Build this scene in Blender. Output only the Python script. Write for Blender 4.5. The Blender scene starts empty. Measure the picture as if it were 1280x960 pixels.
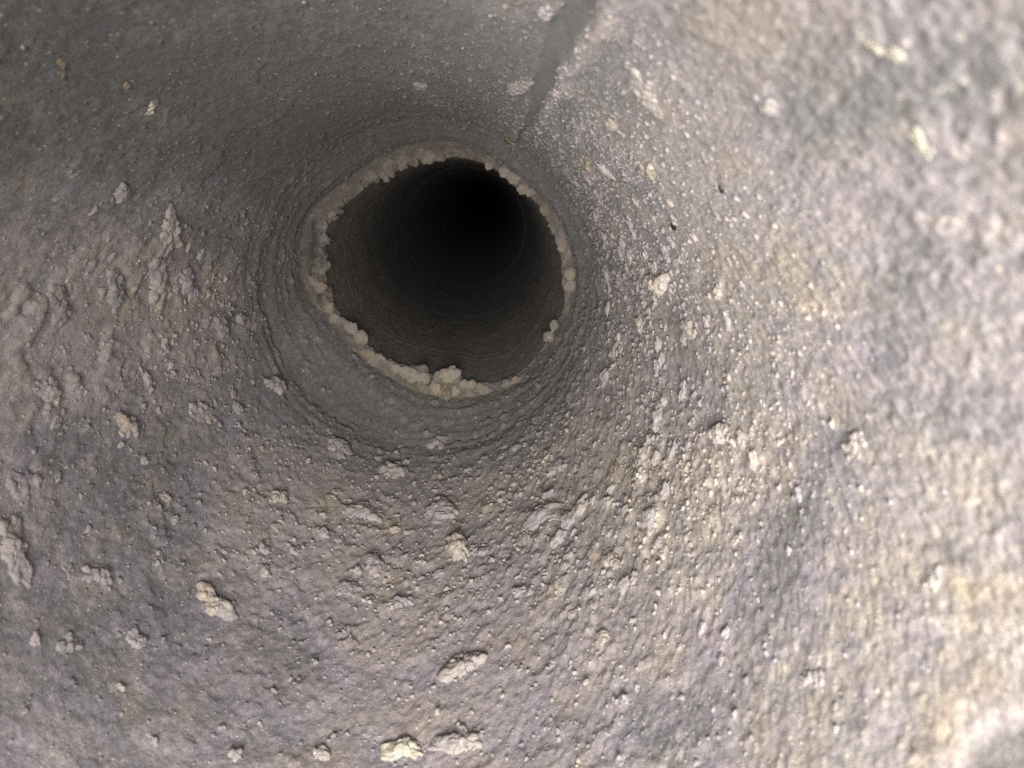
import bpy, math, random
import numpy as np
from mathutils import Vector

random.seed(7)
rng = np.random.default_rng(7)
C = bpy.context.scene.collection
sc = bpy.context.scene

# ---------------------------------------------------------------- scale and camera
S = 0.05                       # radius of the near duct in metres; all lengths below are in duct radii
F = 940.0                      # focal length in photograph pixels (1280 wide)
VPX, VPY = 610.0, 239.0        # where the duct axis direction vanishes in the photograph
CX, CZ = 0.35, 0.544           # camera's offset from the duct axis (right, up)
Z1 = 5.22                      # distance to the lip of the second duct
Z2 = 11.5                      # distance to the lip of the third duct
ZEND = 80.0

cam_d = bpy.data.cameras.new('camera')
cam = bpy.data.objects.new('camera', cam_d); C.objects.link(cam)
cam.location = (CX * S, 0, CZ * S)
cam.rotation_euler = (math.pi / 2, 0, 0)
cam_d.sensor_width = 36.0
cam_d.lens = F / 1280 * 36.0
cam_d.shift_x = (640 - VPX) / 1280
cam_d.shift_y = -(480 - VPY) / 1280
cam_d.clip_start = 0.002
cam_d.clip_end = 20.0
cam_d.dof.use_dof = True
cam_d.dof.focus_distance = 3.3 * S
cam_d.dof.aperture_fstop = 48.0
sc.camera = cam

w = bpy.data.worlds.new('World'); sc.world = w
w.use_nodes = True
w.node_tree.nodes['Background'].inputs[0].default_value = (0.0, 0.0, 0.0, 1)
w.node_tree.nodes['Background'].inputs[1].default_value = 0.0

# the phone's flash, beside the lens: the only light in the duct
ld = bpy.data.lights.new('flash', 'SPOT')
ld.energy = 4.4
ld.color = (1.0, 0.93, 0.862)
ld.shadow_soft_size = 0.032
ld.spot_size = math.radians(90)
ld.spot_blend = 1.0
lamp = bpy.data.objects.new('flash', ld); C.objects.link(lamp)
lamp.location = (0.30 * S, -1.5 * S, 0.32 * S)
lamp.rotation_euler = Vector((0.25, 1.0, -0.26)).to_track_quat('-Z', 'Y').to_euler()

sc.view_settings.view_transform = 'Standard'
sc.view_settings.look = 'None'
sc.view_settings.gamma = 1.0
sc.view_settings.use_curve_mapping = False
sc.view_settings.exposure = 0.0
sc.cycles.max_bounces = 8
sc.cycles.diffuse_bounces = 6
sc.cycles.use_denoising = False
sc.cycles.sample_clamp_indirect = 1.5

# ---------------------------------------------------------------- numeric noise
def _h(ix, iy, iz, seed):
    n = (ix.astype(np.uint32) * np.uint32(374761393) + iy.astype(np.uint32) * np.uint32(668265263)
         + iz.astype(np.uint32) * np.uint32(2147483647 - 58) + np.uint32((seed * 1274126177) & 0xffffffff))
    n = (n ^ (n >> np.uint32(13))) * np.uint32(1274126177)
    n = (n ^ (n >> np.uint32(16))) * np.uint32(2246822519)
    n = n ^ (n >> np.uint32(15))
    return n

def rnd(ix, iy, iz, seed):
    return (_h(ix, iy, iz, seed) & np.uint32(0xffffff)).astype(np.float32) / np.float32(0xffffff)

def vnoise(x, y, z, seed=0):
    """smooth value noise, about -1..1"""
    x0 = np.floor(x); y0 = np.floor(y); z0 = np.floor(z)
    fx = (x - x0).astype(np.float32); fy = (y - y0).astype(np.float32); fz = (z - z0).astype(np.float32)
    fx = fx * fx * (3 - 2 * fx); fy = fy * fy * (3 - 2 * fy); fz = fz * fz * (3 - 2 * fz)
    ix = x0.astype(np.int64); iy = y0.astype(np.int64); iz = z0.astype(np.int64)
    out = 0
    for a in (0, 1):
        wa = fx if a else 1 - fx
        for b in (0, 1):
            wb = wa * (fy if b else 1 - fy)
            for c in (0, 1):
                out = out + wb * (fz if c else 1 - fz) * rnd(ix + a, iy + b, iz + c, seed)
    return (out * 2 - 1) * 1.35

def fbm(P, size, octaves=3, seed=0, gain=0.5):
    out = 0; amp = 1.0; tot = 0
    for k in range(octaves):
        f = 2.03 ** k / size
        out = out + amp * vnoise(P[0] * f + 17.3 * k, P[1] * f + 5.1 * k, P[2] * f + 9.7 * k, seed + k)
        tot += amp; amp *= gain
    return out / tot

def lumps2(th, y, size, prob, seed, rmin=0.35, rmax=0.75, warp=None):
    """max of half-ellipsoid bumps scattered one per jittered cell over the unrolled wall; height in units of length"""
    nth = max(8, int(round(2 * math.pi / size)))
    u = th / (2 * math.pi) * nth
    v = y / size
    if warp is not None:
        u = u + warp[0]; v = v + warp[1]
    iu = np.floor(u).astype(np.int64); iv = np.floor(v).astype(np.int64)
    best = np.zeros_like(u, dtype=np.float32)
    zero = np.zeros_like(iu)
    for du in (-1, 0, 1):
        for dv in (-1, 0, 1):
            cu = iu + du; cv = iv + dv
            cm = np.mod(cu, nth)
            a = rnd(cm, cv, zero, seed); b = rnd(cm, cv, zero, seed + 1); c = rnd(cm, cv, zero, seed + 2); d = rnd(cm, cv, zero, seed + 3)
            rad = rmin + (rmax - rmin) * c * c
            dd = ((u - cu - 0.2 - 0.6 * a) ** 2 + (v - cv - 0.2 - 0.6 * b) ** 2) / (rad * rad)
            dd = np.maximum(0, 1 - dd)
            hh = dd ** 0.75 * rad * size
            best = np.maximum(best, np.where(d < prob, hh, 0))
    return best

def lumps3(P, size, seed, prob=0.8, rmin=0.4, rmax=0.8):
    q = P / size
    i0 = np.floor(q).astype(np.int64)
    best = np.zeros(len(P), np.float32)
    for a in (-1, 0, 1):
        for b in (-1, 0, 1):
            for c in (-1, 0, 1):
                ci = i0 + np.array([a, b, c])
                j = [rnd(ci[:, 0], ci[:, 1], ci[:, 2], seed + k) for k in range(5)]
                rad = rmin + (rmax - rmin) * j[3]
                dd = ((q[:, 0] - ci[:, 0] - j[0]) ** 2 + (q[:, 1] - ci[:, 1] - j[1]) ** 2 + (q[:, 2] - ci[:, 2] - j[2]) ** 2) / rad ** 2
                best = np.maximum(best, np.where(j[4] < prob, np.sqrt(np.maximum(0, 1 - dd)) * rad * size, 0))
    return best

def sstep(a, b, x):
    t = np.clip((x - a) / (b - a), 0, 1)
    return t * t * (3 - 2 * t)

# ---------------------------------------------------------------- where things stand on the wall
def wall_point(px, py, r=1.0):
    """the spot on the near duct's wall seen at photograph pixel px, py"""
    dx = (px - VPX) / F; dz = -(py - VPY) / F
    a = dx * dx + dz * dz; b = CX * dx + CZ * dz; c = CX * CX + CZ * CZ - r * r
    t = (-b + math.sqrt(b * b - a * c)) / a
    return np.array([CX + t * dx, t, CZ + t * dz])

def plane_point(px, py, y):
    return np.array([CX + (px - VPX) / F * y, y, CZ - (py - VPY) / F * y])

# ---------------------------------------------------------------- mesh and tagging helpers
def mesh_np(name, V, quads, mat, parent=None, attrs=None, smooth=True, tris=None, origin=None):
    """V in duct radii"""
    V = np.asarray(V, np.float32) * S
    if origin is not None:
        V = V - np.asarray(origin, np.float32) * S
    me = bpy.data.meshes.new(name)
    me.vertices.add(len(V)); me.vertices.foreach_set('co', V.ravel())
    n4 = 0 if quads is None else len(quads); n3 = 0 if tris is None else len(tris)
    idx = []; 
    if n4: idx.append(np.asarray(quads, np.int32).ravel())
    if n3: idx.append(np.asarray(tris, np.int32).ravel())
    idx = np.concatenate(idx)
    me.loops.add(len(idx)); me.loops.foreach_set('vertex_index', idx)
    me.polygons.add(n4 + n3)
    st = np.concatenate([np.arange(n4) * 4, n4 * 4 + np.arange(n3) * 3]).astype(np.int32)
    me.polygons.foreach_set('loop_start', st)
    me.polygons.foreach_set('use_smooth', np.full(n4 + n3, smooth))
    for k, a in (attrs or {}).items():
        at = me.attributes.new(k, 'FLOAT', 'POINT'); at.data.foreach_set('value', np.asarray(a, np.float32).ravel())
    me.update(calc_edges=True); me.validate()
    if mat: me.materials.append(mat)
    o = bpy.data.objects.new(name, me); C.objects.link(o)
    if origin is not None: o.location = Vector([float(c) * S for c in origin])
    if parent is not None: o.parent = parent
    return o

def tag(o, label, cat, group=None, kind=None):
    o['label'] = label; o['category'] = cat
    if group: o['group'] = group
    if kind: o['kind'] = kind
    return o

def empty(name, loc):
    o = bpy.data.objects.new(name, None); C.objects.link(o)
    o.empty_display_size = 0.01
    o.location = loc
    return o

def grid_quads(nr, nc, wrap=True):
    i = np.arange(nr - 1)[:, None] * nc
    m = nc if wrap else nc - 1
    j = np.arange(m)[None, :]; j2 = (j + 1) % nc
    return np.stack([i + j, i + j2, i + nc + j2, i + nc + j], -1).reshape(-1, 4)

# ---------------------------------------------------------------- materials
def nodes_of(name):
    m = bpy.data.materials.new(name); m.use_nodes = True
    nt = m.node_tree; b = nt.nodes['Principled BSDF']
    return m, nt, b

def N(nt, t, **kw):
    n = nt.nodes.new(t)
    for k, v in kw.items(): setattr(n, k, v)
    return n

FLOW = [False]
def coord(nt):
    if FLOW[0]: return N(nt, 'ShaderNodeAttribute', attribute_name='flow').outputs['Vector']
    return N(nt, 'ShaderNodeNewGeometry').outputs['Position']

def noise_n(nt, size, detail=3.0, rough=0.6):
    n = N(nt, 'ShaderNodeTexNoise'); n.inputs['Scale'].default_value = 1.0 / (size * S)
    n.inputs['Detail'].default_value = detail; n.inputs['Roughness'].default_value = rough
    nt.links.new(coord(nt), n.inputs['Vector'])
    return n

def ramp_n(nt, fac, stops, interp='LINEAR'):
    r = N(nt, 'ShaderNodeValToRGB'); r.color_ramp.interpolation = interp
    e = r.color_ramp.elements
    while len(e) < len(stops): e.new(0.5)
    for k, (p, c) in enumerate(stops):
        e[k].position = p; e[k].color = (*c, 1) if len(c) == 3 else c
    nt.links.new(fac, r.inputs[0])
    return r

def math_n(nt, op, a, b=None, c=None):
    m = N(nt, 'ShaderNodeMath', operation=op)
    for k, v in enumerate((a, b, c)):
        if v is None: continue
        if hasattr(v, 'links'): nt.links.new(v, m.inputs[k])
        else: m.inputs[k].default_value = v
    return m.outputs[0]

def mix_n(nt, fac, a, b, mode='MIX'):
    m = N(nt, 'ShaderNodeMix', data_type='RGBA', blend_type=mode)
    for sock, v in ((m.inputs[0], fac), (m.inputs[6], a), (m.inputs[7], b)):
        if hasattr(v, 'links'): nt.links.new(v, sock)
        elif isinstance(v, (int, float)): sock.default_value = v
        else: sock.default_value = (*v, 1)
    return m.outputs[2]

DUST_STOPS = [(0.0, (.088, .094, .096)), (0.22, (.172, .174, .180)), (0.42, (.300, .280, .292)),
              (0.60, (.355, .328, .308)), (0.80, (.490, .455, .412)), (1.0, (.640, .600, .525))]

def dust_material(name, use_attr=True, tone=0.7, grain=1.0, speck=True, bump=1.0, stops=DUST_STOPS, sss=0.5, powder=0.0, use_hue=False):
    m, nt, b = nodes_of(name)
    n1 = noise_n(nt, 0.020, 4, 0.65)
    if use_attr:
        at = N(nt, 'ShaderNodeAttribute', attribute_name='tone'); base = at.outputs['Fac']
    else:
        v = N(nt, 'ShaderNodeValue'); v.outputs[0].default_value = tone; base = v.outputs[0]
    f = math_n(nt, 'ADD', base, math_n(nt, 'MULTIPLY', math_n(nt, 'SUBTRACT', n1.outputs[0], 0.5), 0.55 * grain))
    col = ramp_n(nt, f, stops).outputs[0]
    # hue drift: olive brown to violet grey
    n2 = noise_n(nt, 0.16, 3, 0.6)
    hue = ramp_n(nt, n2.outputs[0], [(0.30, (1.06, 1.0, 0.86)), (0.5, (1, 1, 1)), (0.70, (0.98, 0.955, 1.05))])
    col = mix_n(nt, 1.0, col, hue.outputs[0], 'MULTIPLY')
    if use_hue:       # beige to mauve dust
        hv = N(nt, 'ShaderNodeAttribute', attribute_name='hue').outputs['Fac']
        hr = ramp_n(nt, math_n(nt, 'MULTIPLY_ADD', hv, 0.5, 0.5), [(0.0, (.995, .970, 1.035)), (0.5, (1, 1, 1)), (1.0, (1.03, 1.0, .945))])
        col = mix_n(nt, 1.0, col, hr.outputs[0], 'MULTIPLY')
    if powder:        # loose powder: grain a few tenths of a millimetre across
        np_ = noise_n(nt, 0.0105, 3, 0.8)
        pr_ = ramp_n(nt, np_.outputs[0], [(0.28, (1 - powder,) * 3), (0.5, (1, 1, 1)), (0.72, (1 + powder,) * 3)])
        col = mix_n(nt, 1.0, col, pr_.outputs[0], 'MULTIPLY')
    if speck:  # sparkle of fibres painted as pale specks in the base colour
        vo = N(nt, 'ShaderNodeTexVoronoi'); vo.inputs['Scale'].default_value = 1 / (0.009 * S)
        nt.links.new(coord(nt), vo.inputs['Vector'])
        sep = N(nt, 'ShaderNodeSeparateColor'); nt.links.new(vo.outputs['Color'], sep.inputs[0])
        on = math_n(nt, 'MULTIPLY', math_n(nt, 'GREATER_THAN', sep.outputs[0], 0.955), math_n(nt, 'LESS_THAN', vo.outputs['Distance'], 0.34))
        col = mix_n(nt, math_n(nt, 'MULTIPLY', on, 0.55), col, (.74, .69, .56))
    nt.links.new(col, b.inputs['Base Color'])
    b.inputs['Roughness'].default_value = 0.95
    b.inputs['Specular IOR Level'].default_value = 0.06
    b.inputs['Subsurface Weight'].default_value = sss
    b.inputs['Subsurface Radius'].default_value = (1.0, 0.9, 0.8)
    b.inputs['Subsurface Scale'].default_value = 0.0005
    b.inputs['Sheen Weight'].default_value = 0.15
    b.inputs['Sheen Roughness'].default_value = 0.6
    nb = noise_n(nt, 0.012, 4, 0.7)
    bp = N(nt, 'ShaderNodeBump'); bp.inputs['Strength'].default_value = 0.8 * bump
    bp.inputs['Distance'].default_value = 0.008 * S
    nt.links.new(nb.outputs[0], bp.inputs['Height']); nt.links.new(bp.outputs[0], b.inputs['Normal'])
    return m

def metal_material(name, lo, hi, rough=0.6, metal=0.35):
    m, nt, b = nodes_of(name)
    n = noise_n(nt, 0.03, 5, 0.7)
    col = ramp_n(nt, n.outputs[0], [(0.3, lo), (0.7, hi)]).outputs[0]
    nt.links.new(col, b.inputs['Base Color'])
    b.inputs['Roughness'].default_value = rough
    b.inputs['Metallic'].default_value = metal
    bp = N(nt, 'ShaderNodeBump'); bp.inputs['Strength'].default_value = 0.35; bp.inputs['Distance'].default_value = 0.006 * S
    nt.links.new(n.outputs[0], bp.inputs['Height']); nt.links.new(bp.outputs[0], b.inputs['Normal'])
    return m

FLOW[0] = True
M_DUST = dust_material('dust_coat', sss=0.0, powder=.36, use_hue=True, bump=.7, grain=.75)
FLOW[0] = False
M_CLUMP = dust_material('lint_cream', True, grain=.45, bump=.6, powder=.10)
M_PALE = dust_material('lint_pale_yellow', True, grain=.45, bump=.6, powder=.10, stops=[(0, (.20, .19, .165)), (.6, (.36, .34, .275)), (1, (.58, .55, .42))])
M_FRINGE = dust_material('lint_fringe', True, grain=0.7, stops=[(0, (.070, .066, .060)), (.45, (.200, .180, .160)), (.75, (.33, .30, .262)), (1, (.48, .44, .385))])
M_DEEP_SHADE = dust_material('deep_shade', True, grain=0.3, speck=False, stops=[(0, (.005, .0047, .0045)), (1, (.07, .066, .06))])  # darkness of the deep section painted in as near-black colour
M_INNER = dust_material('inner_dust_shaded', True, grain=0.9, speck=False, sss=0.0, powder=.4, stops=[(0, (.030, .027, .024)), (.3, (.16, .142, .122)), (1, (.40, .36, .31))])
M_METAL = metal_material('galvanised_steel', (.14, .15, .17), (.30, .31, .33), 0.55, 0.3)
M_SEAM = metal_material('seam_steel', (.16, .158, .185), (.25, .245, .275), 0.9, 0.0)

def plain(name, col, rough=0.8):
    m, nt, b = nodes_of(name)
    n = noise_n(nt, 0.02, 3)
    c = ramp_n(nt, n.outputs[0], [(0.3, tuple(v * 0.75 for v in col)), (0.7, tuple(min(1, v * 1.2) for v in col))]).outputs[0]
    nt.links.new(c, b.inputs['Base Color']); b.inputs['Roughness'].default_value = rough
    return m

# ---------------------------------------------------------------- outline of the second duct's lip and of the lint on it
OUT = [(560,174),(585,180),(607,187),(623,200),(638,211),(653,220),(667,229),(683,246),(697,265),(707,287),(715,312),(720,332),(721,350),(720,368),(716,390),(707,411),(694,434),(679,455),(664,471),(645,481),(620,491),(594,497),(566,500),(545,498),(520,491),(506,482),(482,470),(465,458),(450,446),(435,434),(422,418),(407,400),(397,387),(387,373),(379,357),(374,335),(373,314),(376,288),(385,268),(397,252),(415,238),(436,221),(455,206),(480,190),(497,184),(522,178),(540,175)]
INN = [(560,193),(580,196),(597,203),(606,201),(616,207),(627,216),(634,226),(648,238),(663,244),(677,258),(683,274),(694,292),(700,306),(703,322),(703,342),(702,357),(712,372),(706,388),(695,408),(684,430),(667,452),(648,473),(630,479),(614,483),(591,480),(573,478),(568,464),(548,471),(536,476),(529,464),(512,458),(497,457),(481,450),(459,435),(451,420),(433,408),(422,395),(413,377),(412,364),(404,349),(401,338),(404,318),(404,300),(406,285),(412,272),(424,262),(434,251),(447,243),(462,226),(488,219),(498,211),(514,203),(530,196),(546,201)]
LCX, LCY = 547.0, 337.0
def polar(pts, n):
    a = np.array([math.atan2(-(y - LCY), x - LCX) for x, y in pts]); r = np.array([math.hypot(x - LCX, y - LCY) for x, y in pts])
    i = np.argsort(a); a = a[i]; r = r[i]
    q = np.linspace(-math.pi, math.pi, n, endpoint=False)
    return q, np.interp(q, a, r, period=2 * math.pi)
NL = 1400
ang, r_out = polar(OUT, NL)
_, r_in = polar(INN, NL)
def smooth(r, n):
    k = np.ones(n) / n
    return np.convolve(np.concatenate([r[-n:], r, r[:n]]), k, 'same')[n:-n]
r_out = smooth(r_out, 31)
PXL = Z1 / F                                     # duct radii per pixel at the lip
lc = plane_point(LCX, LCY, Z1)
r_out_u = r_out * PXL; r_in_u = r_in * PXL

# ---------------------------------------------------------------- near duct: the dust on its wall
def radius_profile(y):
    """the duct's own radius: shallow rolled beads close to the joint"""
    r = np.ones_like(y)
    for yc, wd, a in ((4.95, .05, .009), (4.62, .05, .007), (4.28, .05, .005)):
        r = r - a * np.exp(-((y - yc) / wd) ** 2)
    return r

NPHI, NROW = 1500, 560
Y0, Y1 = 0.40, 5.55
phi = np.arange(NPHI) / NPHI * 2 * math.pi
ys = np.exp(np.linspace(math.log(Y0), math.log(Y1), NROW))
PH, YY = np.meshgrid(phi, ys)
PH = PH.ravel(); YY = YY.ravel()
R0 = radius_profile(YY)
bq = CX * np.cos(PH) + CZ * np.sin(PH)
tq = -bq + np.sqrt(bq * bq - (CX * CX + CZ * CZ - R0 * R0))
X = CX + tq * np.cos(PH); Z = CZ + tq * np.sin(PH)
TH = np.arctan2(Z, X)
P = np.stack([X, YY, Z])
QX = VPX + F * (X - CX) / YY          # where each spot falls, used to lay the dust patches out
QY = VPY - F * (Z - CZ) / YY
# lint lies drawn out along the air flow, more so deeper in: VV_ is the length along the duct that its grain is laid out in
VV_ = np.clip(tq, .30, 1.7) * np.log(YY / 2.5) * 1.05
Q = np.stack([X, VV_, Z])
wx = fbm(Q, 0.22, 3, 31); wy = fbm(Q, 0.22, 3, 47)
SPX = F / YY                          # pixels per duct radius there
QXW = QX + wx * 26; QYW = QY + wy * 26

def blob(px, py, rx, ry=None, rot=0.0, soft=0.5, warp=True):
    ry = rx if ry is None else ry
    dx = (QXW if warp else QX) - px; dy = (QYW if warp else QY) - py
    c, s = math.cos(math.radians(rot)), math.sin(math.radians(rot))
    d = np.sqrt(((dx * c + dy * s) / rx) ** 2 + ((-dx * s + dy * c) / ry) ** 2)
    return 1 - sstep(1 - soft, 1 + soft, d)

# thickness tone of the coat: 0 bare slate metal .. 1 pale cream lint
low = fbm(Q, 0.55, 3, 3)
mid = fbm(Q, 0.13, 4, 11)
CALM = 1 - .85 * sstep(880, 1080, QX)
T = 0.40 + (0.10 * low + 0.08 * mid) * CALM + .10 * fbm(Q, .032, 3, 13, .7) + .05 * fbm(Q, .012, 2, 14, .7)
right = sstep(640, 860, QX) * 1.0
T += 0.10 * right
T += 0.13 * CALM * (fbm(Q, .30, 4, 17, .6)) + .06 * fbm(Q, .05, 3, 19, .6)
T += 0.06 * sstep(1000, 1250, QX)
T += sstep(860, 1040, QX + .25 * QY - 100) * (.11 * fbm(Q, .11, 4, 27, .65) + .19 * fbm(Q, .035, 3, 29, .65) + .12 * fbm(Q, .014, 2, 39, .6))
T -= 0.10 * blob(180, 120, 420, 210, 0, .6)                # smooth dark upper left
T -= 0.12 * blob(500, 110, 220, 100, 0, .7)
T += 0.08 * blob(120, 380, 230, 110, 0, .6)                # clotted band at the left
T -= 0.13 * blob(70, 620, 170, 190, 0, .6)                 # blue grey patches lower left
T -= 0.12 * blob(210, 830, 180, 90, 0, .7)
T += 0.08 * blob(600, 640, 330, 100, 0, .6)                # crumbly band under the joint
T -= 0.05 * blob(500, 880, 330, 90, 0, .6)
T -= 0.12 * blob(800, 910, 70, 45, 0, .6) + 0.10 * blob(910, 905, 45, 35, 0, .6)
T -= 0.18 * blob(1110, 350, 28, 80, 24, .8)               # bluish scrapes running down the right
T -= 0.24 * blob(960, 715, 32, 95, 26, .8)
T += .12 * blob(985, 500, 130, 170, 20, .8)
T -= 0.20 * blob(1060, 570, 30, 200, 26, .9)
T += .07 * blob(460, 770, 240, 90, 0, .8)
T += 0.03 * blob(1120, 240, 90, 70, 0, .8)
T -= 0.12 * blob(1200, 520, 70, 30, 0, .7)
T += 0.03 * blob(1200, 740, 110, 150, 0, .6)
T += 0.09 * blob(900, 780, 60, 120, 45, .6)
T -= .30 * blob(1203, 690, 24, 7, 38, .8) + .25 * blob(1195, 32, 22, 9, 55, .8) + .2 * blob(1240, 705, 18, 12, 0, .8)  # shade of creases put into the tone, no relief cut for them
T += .05 * blob(1240, 850, 60, 40, -35, .7)
ROCK = .8 * blob(1290, 955, 88, 66, -38, .35, True)             # bare metal at the lower right corner
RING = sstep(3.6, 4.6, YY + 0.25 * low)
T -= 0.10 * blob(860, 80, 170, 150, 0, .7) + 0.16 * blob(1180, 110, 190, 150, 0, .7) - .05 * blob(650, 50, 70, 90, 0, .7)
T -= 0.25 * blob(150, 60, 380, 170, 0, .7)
T -= .07 * blob(1200, 150, 160, 160, 0, .7) + .13 * blob(1240, 400, 130, 110, 0, .7)
T += 0.13 * blob(480, 860, 230, 120, 0, .8) + .05 * blob(250, 620, 200, 150, 0, .8)
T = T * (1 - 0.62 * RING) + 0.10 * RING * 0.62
G = 0.35 + 0.35 * right + 0.45 * blob(600, 640, 340, 130, 0, .6) + 0.35 * blob(780, 500, 180, 200, 0, .6) + 0.3 * blob(240, 350, 120, 120, 0, .6)
G -= 0.16 * blob(180, 110, 420, 200, 0, .6)
G += .30 * blob(600, 860, 380, 140, 0, .7) + .15 * blob(200, 700, 260, 260, 0, .7)
G = np.clip(G - 0.35 * RING, 0.12, 1.1)

def warp_of(sz, seed, amp):
    f = 1 / sz
    return tuple(amp * (vnoise(X * f, VV_ * f, Z * f, seed + q) + .6 * vnoise(X * f * 2.3, VV_ * f * 2.3, Z * f * 2.3, seed + 10 + q)) for q in (0, 1))
L1 = lumps2(TH, VV_, 0.110, 0.42, 101, .20, .62, warp_of(.050, 5, .30))
L2 = lumps2(TH, VV_, 0.050, 0.62, 202, .25, .70, warp_of(.024, 25, .34))
L3 = lumps2(TH, VV_, 0.024, 0.72, 303, .30, .70, warp_of(.012, 45, .34))
clot = sstep(0.05, 0.5, fbm(Q, 0.20, 2, 77) + 0.5 * (G - .5))
NEAR = .10 + .66 * sstep(.75, 3.2, YY)
fine = fbm(Q, 0.035, 3, 88, .65)
rough = fbm(Q, 0.085, 3, 98, .6)
H = 0.012 + (0.014 * (low + .5) + 0.008 * mid) * NEAR
H += L1 * 0.30 * sstep(.35, .9, tq) * G * clot * NEAR
H += L2 * 0.42 * G * (0.40 + .60 * clot) * NEAR
H += L3 * 0.54 * (0.40 + 0.60 * G) * NEAR
H += lumps2(TH, VV_, 0.0125, 0.8, 404, .3, .7, warp_of(.007, 65, .3)) * .50 * (.5 + .5 * G) * (.12 + NEAR)
H += (0.0040 * fine * (.10 + NEAR) + 0.0042 * rough * NEAR) * (0.45 + G)
H += .0032 * fbm(Q, .014, 3, 118, .7) * (.45 + .55 * G)
clots = lumps2(TH, VV_, .17, .8, 909, .3, .75, warp_of(.07, 75, .3)) * (blob(150, 370, 190, 100, 0, .6) + .7 * blob(60, 440, 90, 90, 0, .6) + .5 * blob(20, 640, 50, 130, 0, .6))
H += .15 * clots
# rings scored round the wall by the joint
ring_n = vnoise(TH * 3.0, YY / 0.035, np.zeros_like(YY), 55) + .6 * vnoise(TH * 9.0, YY / 0.018, np.zeros_like(YY), 56)
H += 0.0045 * RING * ring_n
# crusts that have lifted: low steps with a ragged edge
H += RING * (.42 * lumps2(TH, YY, .060, .55, 505, .15, .6) + .40 * lumps2(TH, YY, .026, .6, 515, .2, .65) + .5 * lumps2(TH, YY, .014, .6, 525, .2, .65))
crk = fbm(Q, 0.30, 4, 123)
H += 0.0045 * sstep(-.02, .02, crk) * sstep(.25, .02, np.abs(crk)) * (1 - RING) * sstep(1.0, 2.4, YY)
# the bare strip along the seam and the ridge of lint on its right
SEAM_TH = math.radians(58.2)
SEAM_DRIFT = math.radians(1.7)          # the seam winds slightly round the duct towards its mouth
wth = 0.016 * fbm(P, 0.25, 3, 66)
sd = TH - SEAM_TH - SEAM_DRIFT * sstep(3.4, 1.0, YY) + wth
sw = .0195 * sstep(4.4, 1.6, YY) + .006
bare = sstep(1.35, .85, np.abs(sd) / sw)
ridge = np.exp(-((sd + sw + 0.026) / 0.022) ** 2) * sstep(3.6, 2.2, YY)
H = H * (1 - .72 * bare) + bare * 0.002
H += ridge * 0.026 * (1 + .5 * mid)
T = T * (1 - bare) + bare * .11 + ridge * .20
H = H * (1 - ROCK) + 0.002 * ROCK; T = T * (1 - ROCK) + .19 * ROCK
edge = np.exp(-((ROCK - .35) / .25) ** 2) * (ROCK > 0.01)
T += 0.06 * edge
# lumps carry more pale lint than the hollows between them
T = T + np.clip((L1 * G * clot) * 3.2, 0, .15) * sstep(.40, .95, tq) + np.clip(L2 * 3.4 * G, 0, .09) + np.clip(clots * 2.2, 0, .16) + RING * np.clip(4 * lumps2(TH, YY, .060, .55, 505, .15, .6), 0, .14) + RING * np.clip(7 * lumps2(TH, YY, .026, .6, 515, .2, .65), 0, .12) + np.clip(L3 * 3.5, 0, .05) - 0.05
T = np.where(T < .28, T + (.28 - T) * .5 * sstep(850, 1050, QX) * (1 - ROCK), T)
T = np.clip(T, 0.02, 1.0)
H = np.maximum(H, -0.02)

fun = sstep(4.45, 5.16, YY)
H += fun * (1.0 - np.interp(TH, ang, r_out_u, period=2 * math.pi) - .004) * .96
rr = np.sqrt(X * X + Z * Z)
k = (rr - H) / rr
DX, DZ = X * k, Z * k
V = np.stack([DX, YY, DZ], -1)
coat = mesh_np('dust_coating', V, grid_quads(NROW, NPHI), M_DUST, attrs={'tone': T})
HUE = .75 * blob(790, 240, 240, 300, 0, .8) + .8 * blob(600, 610, 330, 80, 0, .8) + .8 * blob(260, 350, 170, 90, 0, .8) + .35 * blob(1210, 740, 120, 170, 0, .8) + 1.0 * blob(240, 80, 420, 170, 0, .8) + .7 * RING \
    - .9 * blob(430, 850, 430, 140, 0, .8) - .7 * blob(150, 600, 240, 140, 0, .8) - .6 * blob(90, 270, 130, 50, 0, .8) - .8 * blob(1040, 540, 80, 280, 24, .8) - .5 * blob(1100, 230, 120, 90, 0, .8)
HUE = np.clip(HUE - 1.2 * bare + .45 * fbm(Q, .09, 3, 271, .6), -1, 1)
coat.data.attributes.new('hue', 'FLOAT', 'POINT').data.foreach_set('value', HUE.astype(np.float32).ravel())
fl = coat.data.attributes.new('flow', 'FLOAT_VECTOR', 'POINT')
fl.data.foreach_set('vector', (Q.T * S).astype(np.float32).ravel())
tag(coat, 'grey and cream felt of dust coating the inside of the near duct', 'dust', kind='stuff')

GROUP_DUCT = 'round duct sections joined end to end'
duct = empty('duct', (0, 0.3 * S, 0))
tag(duct, 'near round steel duct with a lengthwise seam, its wall coated in grey dust', 'duct', GROUP_DUCT)
def world_child(o, par):
    o.parent = par; o.matrix_parent_inverse = par.matrix_world.inverted()
# steel tube behind the dust
nt_, nr_ = 256, 60
th = np.arange(nt_) / nt_ * 2 * math.pi
yy = np.linspace(-2.2, 5.8, nr_)
A, B = np.meshgrid(th, yy)
rw = radius_profile(B) + 0.004
o = mesh_np('wall', np.stack([np.cos(A) * rw, B, np.sin(A) * rw], -1).reshape(-1, 3), grid_quads(nr_, nt_)[:, ::-1], M_METAL)
bpy.context.view_layer.update(); world_child(o, duct)
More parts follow.
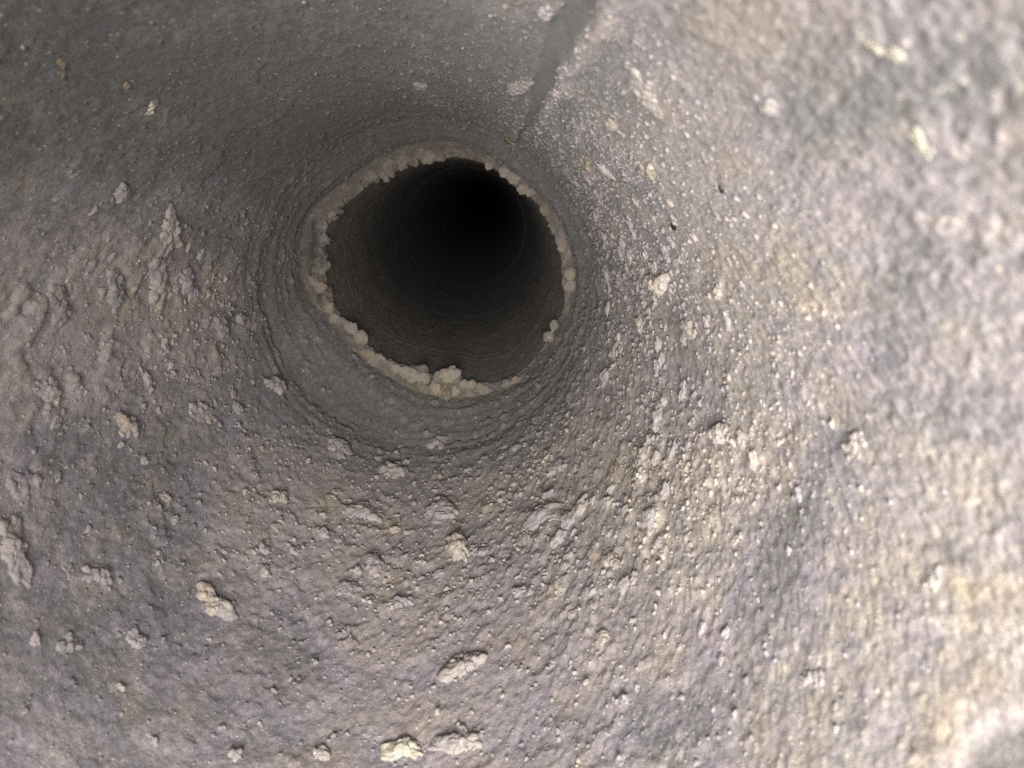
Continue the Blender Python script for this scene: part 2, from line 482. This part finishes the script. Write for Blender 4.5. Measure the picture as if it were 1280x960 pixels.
# lock seam: a folded strip standing a little proud of the wall, with an open edge along it
ny = 260
yy = np.linspace(0.35, 5.0, ny)
prof = [(-.013, -.006), (-.011, .0035), (.002, .0042), (.004, .001), (.006, .001), (.008, .0050), (.014, .0050), (.016, -.006)]
VV = []
for y in yy:
    wob = 0.004 * math.sin(y * 3.1) + 0.002 * math.sin(y * 11)
    for (a, hh) in prof:
        t = SEAM_TH + SEAM_DRIFT * float(sstep(3.4, 1.0, y)) + a + wob; r = 1.0 - hh
        VV.append((math.cos(t) * r, y, math.sin(t) * r))
o = mesh_np('seam', VV, grid_quads(ny, len(prof), False), M_SEAM, smooth=False)
world_child(o, duct)

# ---------------------------------------------------------------- second duct
duct2 = empty('duct', (0, Z1 * S, 0))
tag(duct2, 'dark second duct section whose lint-edged mouth opens inside the near duct', 'duct', GROUP_DUCT)
bpy.context.view_layer.update()
na = 600
aa = np.linspace(-math.pi, math.pi, na, endpoint=False)
ro = np.interp(aa, ang, r_out_u, period=2 * math.pi)
ri = np.interp(aa, ang, smooth(r_in_u, 61), period=2 * math.pi)
rows = []; tone = []
nrow2 = 150
yv = Z1 * np.exp(np.linspace(0, math.log(Z2 / Z1), nrow2))
for i, y in enumerate(yv):
    f = min(1.0, (y - Z1) / (Z2 - Z1)) ** .8
    r = (ri - .004) * (1 - f) + 0.925 * f
    cx = lc[0] * (1 - f); cz = lc[2] * (1 - f)
    rows.append(np.stack([cx + np.cos(aa) * r, np.full(na, y), cz + np.sin(aa) * r], -1))
rows[0] = np.stack([lc[0] + np.cos(aa) * (ro - .03), np.full(na, Z1 + .012), lc[2] + np.sin(aa) * (ro - .03)], -1)
V2 = np.concatenate(rows)
P2 = V2.T
th2 = np.arctan2(P2[2], P2[0])
P2s = P2 * np.array([[1], [.3], [1]])
h2 = 0.005 * fbm(P2s, .12, 3, 201) + 0.24 * lumps2(th2, P2[1] * .3, .05, .6, 210, .2, .6) + .20 * lumps2(th2, P2[1] * .3, .025, .6, 215, .2, .6) + 0.0003 * vnoise(th2 * 3, P2[1] / .05, P2[0] * 0, 220)
bump = 0
for yc in (6.1, 6.25, 8.4):
    h2 = h2 + 0.004 * np.exp(-((P2[1] - yc) / .035) ** 2)
r2 = np.sqrt(P2[0] ** 2 + P2[2] ** 2)
V2[:, 0] *= 1 - h2 / r2; V2[:, 2] *= 1 - h2 / r2
t2 = np.clip(.36 * sstep(9.4, 5.3, P2[1]) + .10 * fbm(P2s, .12, 4, 230, .65) + 3 * lumps2(th2, P2[1] * .3, .05, .5, 210, .2, .6), 0, 1)  # thicker dust by the lip; light's falloff with depth also painted into this tone
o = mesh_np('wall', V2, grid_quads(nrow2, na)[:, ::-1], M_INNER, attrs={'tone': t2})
world_child(o, duct2)
# its cut and rolled edge
prof = [(-.050, .06), (-.036, .006), (-.022, -.006), (-.008, -.010), (.004, -.004), (.010, .012), (.010, .30)]
VV = []
for (dr, dy) in prof:
    r = ro + dr - 0.008
    VV.append(np.stack([lc[0] + np.cos(aa) * r, np.full(na, Z1 + dy), lc[2] + np.sin(aa) * r], -1))
o = mesh_np('lip', np.concatenate(VV), grid_quads(len(prof), na), M_METAL)
world_child(o, duct2)

# ---------------------------------------------------------------- third duct, deep inside
duct3 = empty('duct', (0, Z2 * S, 0))
tag(duct3, 'farthest duct section, a black opening deep inside the second duct', 'duct', GROUP_DUCT)
bpy.context.view_layer.update()
na3 = 200
a3 = np.linspace(-math.pi, math.pi, na3, endpoint=False)
yv = np.linspace(Z2 - .02, ZEND, 60)
cc = plane_point(581, 284, Z2)
R3 = 77 * Z2 / F
VV = [np.stack([cc[0] + np.cos(a3) * (R3 - .03), np.full(na3, y), cc[2] + np.sin(a3) * (R3 - .03)], -1) for y in yv]
o = mesh_np('wall', np.concatenate(VV), grid_quads(60, na3)[:, ::-1], M_DEEP_SHADE, attrs={'tone': np.full(60 * na3, .0)})
world_child(o, duct3)
prof = [(-.03, .0), (-.02, -.02), (.0, -.02), (.012, .0), (.012, .3)]
VV = [np.stack([cc[0] + np.cos(a3) * (R3 + dr), np.full(na3, Z2 + dy), cc[2] + np.sin(a3) * (R3 + dr)], -1) for dr, dy in prof]
o = mesh_np('lip', np.concatenate(VV), grid_quads(len(prof), na3), M_DEEP_SHADE, attrs={'tone': np.full(len(prof) * na3, 1.0)})
world_child(o, duct3)
VV = [np.stack([cc[0] + np.cos(a3) * (R3 - .03) * f, np.full(na3, ZEND + .3 * (1 - f)), cc[2] + np.sin(a3) * (R3 - .03) * f], -1) for f in (1, .7, .4, .02)]
o = mesh_np('dark_end_cap', np.concatenate(VV), grid_quads(4, na3), M_DEEP_SHADE, attrs={'tone': np.full(4 * na3, .0)})  # added flat cap closing the tube so the deep opening stays black
world_child(o, duct3)

# ---------------------------------------------------------------- lint fringe on the lip
NS = 34
ss = np.linspace(0, 1, NS)
jag = 3.2 * vnoise(np.cos(ang) * 9, np.sin(ang) * 9, ang * 0, 300) + 3.6 * vnoise(np.cos(ang) * 24, np.sin(ang) * 24, ang * 0, 301) + 1.3 * vnoise(np.cos(ang) * 60, np.sin(ang) * 60, ang * 0, 302)
wid = r_out - r_in
r_in_j = r_in + jag * np.clip(wid / 22, .35, 1.0)
VV = []; nn = []
for s in ss:
    # outer edge -> bulge towards the camera -> round the inner edge and back into the mouth
    if s < .75:
        q = s / .75; rad = r_out - 1.5 + (r_in_j - r_out + 1.5) * q; dy = -0.055 * math.sin(math.pi * min(1, q * .8 + .1)) ** .6 * np.clip(wid / 26, .35, 1.1)
    else:
        q = (s - .75) / .25; rad = r_in_j + 5 * q * q; dy = -0.055 * math.sin(math.pi * .9) ** .6 * np.clip(wid / 26, .35, 1.1) * (1 - q) + 0.10 * q
    VV.append(np.stack([lc[0] + np.cos(ang) * rad * PXL, Z1 + dy + 0 * rad, lc[2] + np.sin(ang) * rad * PXL], -1))
VF = np.concatenate(VV)
nrm = np.zeros_like(VF)
G4 = VF.reshape(NS, NL, 3)
du = np.roll(G4, -1, 1) - np.roll(G4, 1, 1); dv = np.gradient(G4, axis=0)
nrm = np.cross(du, dv); nrm /= np.linalg.norm(nrm, axis=-1, keepdims=True) + 1e-9
if nrm[NS // 3, :, 1].mean() > 0: nrm = -nrm
nrm = nrm.reshape(-1, 3)
wv = np.stack([VF[:, 0], VF[:, 1], VF[:, 2]], -1)
wv = wv + 0.012 * np.stack([vnoise(*(wv.T / .03), 311), vnoise(*(wv.T / .03), 312), vnoise(*(wv.T / .03), 313)], -1)
lb = lumps3(wv, .085, 320, .7); lc2 = lumps3(wv, .036, 330, .75)
amt = np.tile(np.clip(wid / 26, .25, 1.1), NS)
fade = np.repeat(np.clip(np.minimum(ss * 6, (1 - ss) * 6), 0, 1), NL)
disp = (lb * .85 + lc2 * .8 - .022 + .004 * vnoise(*(wv.T / .015), 314)) * amt * fade
# a dark furrow splits the fringe on the left side
deg = np.degrees(ang)
left_side = np.tile(sstep(150, 165, np.abs(deg)), NS)
sr = np.repeat(ss, NL)
disp = disp - left_side * 0.05 * np.exp(-((sr - .42) / .10) ** 2)
VF = VF + nrm * disp[:, None]
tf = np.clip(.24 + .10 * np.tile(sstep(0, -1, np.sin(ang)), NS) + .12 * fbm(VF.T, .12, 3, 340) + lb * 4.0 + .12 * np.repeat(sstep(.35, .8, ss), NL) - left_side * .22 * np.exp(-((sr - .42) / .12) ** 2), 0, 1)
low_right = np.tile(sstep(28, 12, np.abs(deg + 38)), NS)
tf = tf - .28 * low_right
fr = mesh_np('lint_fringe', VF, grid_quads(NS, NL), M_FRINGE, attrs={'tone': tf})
tag(fr, 'ragged pale ring of lint clinging to the lip of the second duct', 'lint')

# ---------------------------------------------------------------- crumbs of dust too many to count
def ico(sub):
    import bmesh
    bm = bmesh.new(); bmesh.ops.create_icosphere(bm, subdivisions=sub, radius=1.0)
    bm.verts.ensure_lookup_table()
    v = np.array([p.co[:] for p in bm.verts]); f = np.array([[q.index for q in p.verts] for p in bm.faces]); bm.free()
    return v, f
variants = []
for kx in range(20):
    iv, ifc = ico(2 if kx < 10 else 1)
    q = iv * (1 + .35 * vnoise(iv[:, 0] * 1.3 + kx * 7, iv[:, 1] * 1.3, iv[:, 2] * 1.3, 400 + kx))[:, None]
    q = q * (1 + .22 * vnoise(iv[:, 0] * 3 + kx * 7, iv[:, 1] * 3, iv[:, 2] * 3, 500 + kx))[:, None]
    q = q * (1 + .9 * (lumps3(q, .8, 600 + kx) - .3))[:, None]
    variants.append((q * np.array([1, rng.uniform(.7, 1.3), rng.uniform(.6, .9)]), ifc))
wgt = (.25 + np.clip(G, 0, 1)) * sstep(.9, 1.5, YY) * (1 - bare) * (1 - ROCK) * np.where((QX > -30) & (QX < 1310) & (QY > -30) & (QY < 990), 1, 0) * (.45 + .55 * clot) * (1 - .25 * RING)
NCR = 18000
pick = rng.choice(len(wgt), NCR, p=wgt / wgt.sum())
size = np.clip(np.exp(rng.normal(math.log(.0040), .48, NCR)), .0018, .012) * (YY[pick] / 2.6) ** .85
CV = []; CF = []; CT = []
off = 0
for i, sz in zip(pick, size):
    q, ifc = variants[int(rng.integers(10)) + (0 if sz > .0050 else 10)]
    a = rng.uniform(0, 2 * math.pi); ca, sa = math.cos(a), math.sin(a)
    n = np.array([-X[i], 0, -Z[i]]) / rr[i]; t = np.array([-n[2], 0, n[0]]); ax = np.array([0, 1.0, 0])
    e1 = ca * t + sa * ax; e2 = -sa * t + ca * ax
    CV.append(V[i] + n * sz * .05 + sz * (q[:, :1] * e1 + q[:, 1:2] * e2 + q[:, 2:] * n))
    CF.append(ifc + off); off += len(q)
    CT.append(np.full(len(q), min(1, T[i] + rng.uniform(-.06, .05))))
cr = mesh_np('dust_crumbs', np.concatenate(CV), None, M_CLUMP, tris=np.concatenate(CF), attrs={'tone': np.concatenate(CT)})
tag(cr, 'loose crumbs of grey and cream dust scattered over the dust coating', 'dust', kind='stuff')

# ---------------------------------------------------------------- clumps of lint, one object each
def surface(px, py):
    p = wall_point(px, py)
    i = int(np.argmin((QX - px) ** 2 + (QY - py) ** 2))
    return p, max(0.0, float(H[i])), float(T[i])

def clump(px, py, lobes, label, tone=.78, height=.5, name='lint_clump', mat=None, cat='lint clump', group=None, seed=None, rings=30, segs=72, gr=1.0):
    """a lump of lint on the wall; lobes = (dx, dy, r) discs in photograph pixels whose joint outline it follows"""
    seed = seed if seed is not None else int(px * 3 + py)
    base, h0, t0 = surface(px, py)
    y = base[1]; pr = y / F
    a = np.arange(segs) / segs * 2 * math.pi
    ext = np.full(segs, 2.0)
    for (dx, dy, r) in lobes:               # farthest reach of each disc along every direction
        pc = dx * np.cos(a) + dy * np.sin(a); q = r * r - (dx * dx + dy * dy - pc * pc)
        e = np.where(q > 0, pc + np.sqrt(np.maximum(q, 0)), 0); ext = np.maximum(ext, e)
    rmean = float(np.mean([l[2] for l in lobes]))
    ext = ext * (1 + .17 * vnoise(np.cos(a) * 2.3 + seed, np.sin(a) * 2.3, a * 0, seed) + .13 * vnoise(np.cos(a) * 5 + seed, np.sin(a) * 5, a * 0, seed + 1) + .07 * vnoise(np.cos(a) * 11 + seed, np.sin(a) * 11, a * 0, seed + 8))
    hgt = rmean * pr * height * 2
    VV = []
    for i in range(rings):
        d = (i + .02) / (rings - 1); an = d * math.radians(104)
        lat = math.sin(an) / 1.0; hh = (math.cos(an) + .242) / 1.242
        for j in range(segs):
            ex = ext[j] * lat * (1.0 if d < .9 else .97)
            p = wall_point(px + ex * math.cos(a[j]), py + ex * math.sin(a[j]), 1.0)
            p[1] = y + (p[1] - y) * .85
            r = math.hypot(p[0], p[2]); n = np.array([-p[0] / r, 0, -p[2] / r])
            VV.append(p + n * (h0 * .9 + hgt * (hh - .12)))
    VV = np.array(VV)
    g = VV.reshape(rings, segs, 3)
    nn = np.cross(np.roll(g, -1, 1) - np.roll(g, 1, 1), np.gradient(g, axis=0)); nn /= np.linalg.norm(nn, axis=-1, keepdims=True) + 1e-12
    rad = np.array([-base[0], 0, -base[2]])
    if (nn[rings // 3] @ rad).mean() < 0: nn = -nn
    nn = nn.reshape(-1, 3)
    sz = rmean * pr
    wv = VV + .12 * sz * np.stack([vnoise(*(VV.T / (sz * .5)), seed + 2), vnoise(*(VV.T / (sz * .5)), seed + 3), vnoise(*(VV.T / (sz * .5)), seed + 4)], -1)
    l1 = lumps3(wv, sz * .95, seed + 10); l2 = lumps3(wv, sz * .32, seed + 20)
    VV = VV + nn * (gr * (l1 * .46 + l2 * .22 - sz * .12 + sz * .05 * vnoise(*(VV.T / (sz * .25)), seed + 5) + sz * .015 * vnoise(*(VV.T / (sz * .09)), seed + 7)))[:, None]
    rim_ = np.repeat(np.clip((np.arange(rings) / (rings - 1) - .50) / .50, 0, 1), segs)
    tt = np.clip((tone - .02) + .07 * vnoise(*(VV.T / (sz * .5)), seed + 6) + (l1 / sz - .3) * .16, 0, 1)
    tt = tt * (1 - .6 * rim_) + (t0 + .05) * .6 * rim_
    quads = grid_quads(rings, segs)
    top = len(VV); VV = np.vstack([VV, VV[:segs].mean(0)]); tt = np.append(tt, tt[:segs].mean())
    tris = np.array([[top, (j + 1) % segs, j] for j in range(segs)])
    o = mesh_np(name, VV, quads, mat or M_CLUMP, tris=tris, attrs={'tone': tt}, origin=base)
    tag(o, label, cat, group)
    return o

GC = 'clumps of lint stuck to the duct wall'
CL = [
 (830, 351, [(-11,-4,8),(0,2,10),(12,-3,9),(6,9,8)], 'white heart-shaped clump of lint right of the dark opening', 1.0, .9),
 (812, 108, [(-12,-14,12),(0,0,14),(9,16,10),(16,26,8)], 'long pale clump of lint slanting on the upper wall right of the seam', .84, .38),
 (574, 690, [(0,-4,13),(4,8,12),(-4,4,10)], 'rounded white clump of lint directly below the dark opening', .92, .75),
 (267, 762, [(-12,-12,11),(0,2,16),(13,8,15)], 'large cream clump of lint alone on the grey lower left wall', .90, .45),
 (584, 840, [(-26,14,11),(-10,6,13),(6,-2,13),(22,-12,9)], 'long cream ridge of lint slanting below the dark opening near the bottom', .84, .45),
 (908, 541, [(-4,0,10),(6,-2,9),(2,7,8)], 'small white three-cornered clump on the bright right wall', .95, .75),
 (685, 650, [(-18,4,12),(-4,-2,13),(12,-4,13),(24,2,10)], 'broad flat cream clump below and right of the opening', .78, .45),
 (205, 285, [(2,-26,9),(3,-6,13),(2,14,16),(-8,26,14)], 'tall cream clump with a shadowed right edge left of the opening', .90, .42),
 (190, 360, [(0,-18,15),(2,2,17),(-4,22,13)], 'cream clump hanging directly under the tall one left of the opening', .84, .36),
 (222, 348, [(0,-8,9),(2,6,10)], 'small egg-shaped clump tucked right of the tall cream ones', .66, .5),
 (134, 362, [(0,-14,13),(4,8,15)], 'soft taupe clump left of the tall cream ones', .60, .3),
 (64, 378, [(0,-10,17),(6,10,15)], 'soft broad taupe swelling near the left border', .58, .25),
 (50, 488, [(-14,-2,14),(2,0,15),(8,12,9)], 'pale clump with a ragged top at the left border', .76, .4),
 (58, 520, [(0,0,13)], 'dim rounded clump under the pale ragged one at the left border', .62, .35),
 (148, 533, [(-6,-6,10),(4,4,13)], 'cream nub on the blue grey wall at far left', .76, .45),
 (247, 518, [(-6,0,11),(8,0,12)], 'flat fan-shaped cream clump on the grey wall left and below the opening', .76, .35),
 (236, 470, [(-8,-3,7),(4,0,9),(11,6,6)], 'thin lavender grey crescent of lint left and below the opening', .62, .4),
 (26, 605, [(-16,4,18),(6,-2,18),(22,-8,10)], 'wide soft cream clump at the left border, upper of two', .70, .3),
 (8, 690, [(-6,-30,20),(-2,0,20),(6,36,18)], 'long cream bank of lint cut off by the left border', .72, .3),
 (113, 724, [(-10,0,10),(8,-2,13)], 'dusty pink grey clump on the dark lower left wall', .62, .35),
 (76, 812, [(-6,4,11),(8,-4,12)], 'dim pinkish clump low on the left wall', .60, .35),
 (160, 802, [(0,0,11),(8,6,8)], 'small pale clump beside the large cream one, lower left', .66, .45),
 (145, 236, [(0,0,11),(4,4,8)], 'pale pink grey ball of lint on the dark upper left wall', .68, .5),
 (451, 647, [(-14,-2,8),(0,-2,11),(14,4,9)], 'wide cream crumbly clump left and below the opening', .80, .55),
 (490, 594, [(-8,0,10),(6,2,11)], 'rounded cream clump a little below the scored rings', .78, .55),
 (545, 560, [(-6,0,7),(6,-2,8)], 'peaked cream clump just under the scored rings', .76, .7),
 (418, 562, [(-4,-2,8),(8,4,9)], 'small cream clump left and just under the scored rings', .72, .55),
 (344, 627, [(-4,0,8),(6,2,7)], 'pale little clump left of the wide crumbly one', .84, .6),
 (340, 484, [(-6,-2,8),(6,4,8)], 'knotty cream clump lower left beside the opening', .74, .6),
 (552, 645, [(-10,2,8),(2,-4,10),(12,2,8)], 'jagged cream clump above the rounded white one', .78, .6),
 (432, 741, [(-6,0,9),(8,0,10)], 'square flat tan clump on the lower wall', .66, .5),
 (465, 713, [(0,-6,9),(4,4,10)], 'conical tan clump on the lower wall', .68, .65),
 (502, 761, [(-6,0,9),(8,-2,7)], 'small curled tan clump lower centre with a dark edge', .68, .5),
 (758, 805, [(0,-4,10),(4,6,10)], 'short pale upright clump on the lower wall right of centre', .86, .5),
 (772, 706, [(-2,0,9),(6,6,7)], 'whitish knob in the brown grey dust right of centre', .76, .5),
 (580, 938, [(-20,2,14),(0,-4,16),(18,-6,12)], 'large pale clump at the bottom border', .80, .4),
 (508, 945, [(-14,2,13),(6,0,14)], 'yellowish cream clump at the bottom border left of the large pale one', .84, .4),
 (400, 950, [(0,0,10)], 'small white clump cut by the bottom border', .80, .5),
 (291, 953, [(0,0,9)], 'tiny pale clump at the bottom border, left of the small white one', .70, .5),
 (866, 408, [(0,-4,8),(2,8,8)], 'upright pale nub below the white heart-shaped clump', .80, .55),
 (969, 125, [(0,0,11),(5,3,9)], 'smooth pale ball of lint on the upper right wall', .80, .28),
 (652, 104, [(-8,2,9),(6,-4,11)], 'tan clump of lint on the left edge of the bare seam', .72, .45),
 (686, 8, [(0,0,10)], 'cream clump at the top border left of the seam', .74, .45),
 (820, 208, [(-2,0,7),(4,4,6)], 'small grey-white bead of dust right of the yellow fleck', .72, .55),
 (769, 150, [(0,0,7),(4,3,6)], 'small round pale bead of lint below the long slanting clump', .80, .6),
 (711, 206, [(0,0,6),(2,4,5)], 'grey bead of dust beside the upper right edge of the lint ring', .64, .6),
 (527, 101, [(-5,0,6),(5,2,5)], 'small tan flake on the dark smooth wall above the opening', .78, .4),
 (1080, 555, [(0,0,15),(-3,10,11)], 'soft pinkish white ball on the blurred right wall', .84, .2),
 (1100, 40, [(-6,-6,9),(4,4,12),(16,10,8)], 'pale yellow clump on the blurred upper right wall', .82, .22),
 (1134, 55, [(0,0,11)], 'second pale yellow clump close to the upper right border', .82, .22),
 (1165, 170, [(-4,-8,9),(4,6,10)], 'lemon coloured flat clump on the blurred right wall', .80, .2),
 (1025, 848, [(-8,0,12),(10,4,12)], 'blurred white clump low on the right wall', .76, .16),
 (1180, 720, [(0,0,15)], 'soft cream swelling on the blurred lower right wall', .72, .14),
 (185, 128, [(0,-4,5),(-2,6,5)], 'tiny yellowish flake on the dark upper left wall', .92, .4),
 (268, 410, [(-3,-6,9),(3,6,9)], 'crumbly cream clump between the opening and the tall cream ones', .70, .5),
 (700, 590, [(-5,0,8),(6,-2,7)], 'bumpy pale clump in the granular dust lower right of the opening', .74, .55),
]
for (px, py, lobes, label, tone, hg) in CL:
    pale = 'yellow' in label or 'lemon' in label
    clump(px, py, lobes, label, tone if pale or tone >= 1 else tone - .23, hg * .85, group=GC, mat=M_PALE if pale else None)

# smaller lumps of lint, alike: copies of a dozen shapes
iv3, if3 = ico(4)
shapes = []
for kx in range(14):
    q = iv3 * (1 + .30 * vnoise(iv3[:, 0] * 1.2 + kx * 5, iv3[:, 1] * 1.2, iv3[:, 2] * 1.2, 700 + kx))[:, None]
    q = q + .12 * np.stack([vnoise(*(q.T * 2.5), 710 + kx), vnoise(*(q.T * 2.5), 720 + kx), vnoise(*(q.T * 2.5), 730 + kx)], -1)
    a1 = lumps3(q, .80, 740 + kx); a2 = lumps3(q, .36, 760 + kx)
    q = q * (.74 + .62 * a1 + .34 * a2 + .025 * vnoise(*(q.T * 9), 780 + kx))[:, None] * np.array([rng.uniform(.8, 1.4), rng.uniform(.8, 1.3), .55])
    tt = np.clip(.44 + .03 * (kx % 5) + (a1 - .3) * .22 + .06 * vnoise(*(q.T * 4), 790 + kx), 0, 1)
    shapes.append((q, tt))
band = blob(590, 630, 320, 110, 0, .7) + .55 * blob(770, 470, 130, 200, 0, .8) + .22 * blob(270, 390, 90, 130, 0, .7) + .16 * blob(120, 640, 200, 300, 0, .9) + .35 * blob(820, 760, 150, 150, 0, .8)
band = band * (1 - RING) * (1 - bare) * sstep(-.3, .5, fbm(P, .25, 2, 801)) * sstep(1.2, 1.9, YY)
NM = 230
pk = rng.choice(len(band), NM, p=band / band.sum())
made = {}
for i in pk:
    kx = int(rng.integers(len(shapes)))
    p = V[i]; n = np.array([-X[i], 0, -Z[i]]) / rr[i]
    r = float(np.clip(math.exp(rng.normal(math.log(.016), .38)), .008, .036)) * (float(YY[i]) / 2.7) ** .75
    if kx not in made:
        q, tt = shapes[kx]
        o = mesh_np('lint_crumb', q, None, M_CLUMP, tris=if3, attrs={'tone': tt}); made[kx] = o
    else:
        o = made[kx].copy(); C.objects.link(o)
    tvec = Vector((-n[2], 0, n[0])); nv = Vector((float(n[0]), 0, float(n[2])))
    o.rotation_mode = 'QUATERNION'
    from mathutils import Quaternion
    o.rotation_quaternion = Quaternion(nv, rng.uniform(0, 6.28)) @ nv.to_track_quat('Z', 'Y')
    o.location = Vector([float(c) * S for c in (p + n * r * .1)]); o.scale = (r, r, r)
    tag(o, 'small knobbly crumb of pale lint among many alike on the dusty wall', 'lint crumb', 'small crumbs of lint on the dust coating')

# clumps resting on the lip itself
def lip_clump(px, py, lobes, label, tone=.74, depth=-.03):
    seed = int(px * 5 + py)
    v, f = ico(4)
    r = max(l[2] for l in lobes)
    best = np.full(len(v), .25)
    for (dx, dy, rr_) in lobes:
        c = np.array([dx, 0, -dy]) / r
        pc = v @ c; q = (rr_ / r) ** 2 - (c @ c - pc * pc)
        best = np.maximum(best, np.where(q > 0, pc + np.sqrt(np.maximum(q, 0)), 0))
    q = v * best[:, None]
    l1 = lumps3(q + .1 * vnoise(*(q.T * 2), seed)[:, None], .75, seed + 1); l2 = lumps3(q, .32, seed + 2)
    q = q * (1 + (.40 * l1 + .5 * l2 - .12))[:, None] * np.array([1, .8, 1])
    base = plane_point(px, py, Z1 + depth)
    tt = np.clip(tone + (l1 - .3) * .12 + .05 * vnoise(*(q.T * 3), seed + 3), 0, 1)
    o = mesh_np('lint_clump', base + q * r * PXL, None, M_FRINGE, tris=f, attrs={'tone': tt}, origin=base)
    tag(o, label, 'lint clump', 'clumps of lint on the lip of the second duct')
LC = [
 (611, 208, [(0,0,5)], 'little round bead of lint hanging from the top of the lint ring', 0.68),
 (560, 473, [(-4,-2,9),(6,-4,10)], 'knobbly cream clump standing on the bottom of the lint ring', 0.76),
 (556, 489, [(-12,-4,9),(2,2,10),(12,0,8)], 'broad cream clump wedged under the knobbly one on the lip', 0.78),
 (526, 470, [(-10,0,9),(4,4,9)], 'oblong cream clump at the lower left of the lint ring', 0.74),
 (500, 463, [(-6,-2,7),(6,2,8)], 'short lumpy clump beside the oblong one on the lint ring', 0.72),
 (584, 480, [(-5,0,6),(5,1,6)], 'small pale clump right of the knobbly one at the bottom lip', 0.72),
 (640, 478, [(-6,2,6),(5,-2,6)], 'low taupe clump on the lower right of the lip', 0.56),
 (395, 355, [(-4,-4,8),(6,4,8)], 'curled cream clump on the left side of the lint ring', 0.64),
 (447, 418, [(-8,-8,8),(4,4,9)], 'smooth cream clump on the lower left slope of the lint ring', 0.70),
 (414, 392, [(-3,-8,7),(4,6,7)], 'narrow cream clump left of the smooth one on the lint ring', 0.68),
 (712, 352, [(0,-10,8),(1,6,8)], 'tan clump low on the right side of the lint ring', 0.68),
 (690, 415, [(3,-8,6),(-4,6,7)], 'sliver of tan lint at the lower right of the lip', 0.60),
 (634, 217, [(-3,-3,8),(8,5,8)], 'pale clump on the upper right of the lint ring', 0.66),
 (657, 236, [(-4,0,7),(6,5,6)], 'small beaded clump below the pale one, upper right of the ring', 0.62),
 (405, 290, [(0,-8,5),(0,8,6)], 'thin upright clump on the left inner edge of the lint ring', 0.54),
]
for a in LC: lip_clump(*a)

# ---------------------------------------------------------------- flecks of colour
M_YEL = plain('yellow_fleck', (.62, .56, .33)); M_GRN = plain('green_fleck', (.24, .28, .14)); M_ORG = plain('orange_fleck', (.26, .21, .155)); M_DRK = plain('dark_crack_grit', (.02, .019, .017))
FL = [(741, 203, [(0,-5,4),(0,4,4)], M_YEL, 'bright yellow fleck right of the lint ring'),
      (640, 172, [(-3,-2,3),(3,3,3)], M_GRN, 'green fleck on the seam just above the lint ring'),
      (73, 76, [(-5,-6,4),(2,-3,4),(3,8,4),(1,18,4)], M_ORG, 'brownish hooked shred on the dark upper left wall'),
      (154, 100, [(0,0,5)], M_ORG, 'small tan fleck on the dark upper left wall below the hooked shred'),
      (408, 137, [(0,0,3)], M_ORG, 'tiny orange fleck above the left of the opening'),
      (849, 278, [(0,-2,3),(1,3,3)], M_DRK, 'dark crack in the dust on the right wall above the heart-shaped clump'),  # shade of the crack built as a small black lump
      (908, 231, [(-1,-2,3),(2,3,3)], M_DRK, 'black speck of grit on the right wall, upper of two')]
for (px, py, lobes, m_, lab) in FL:
    clump(px, py, lobes, lab, .6, .45, name='fleck', mat=m_, cat='fleck', rings=10, segs=24)
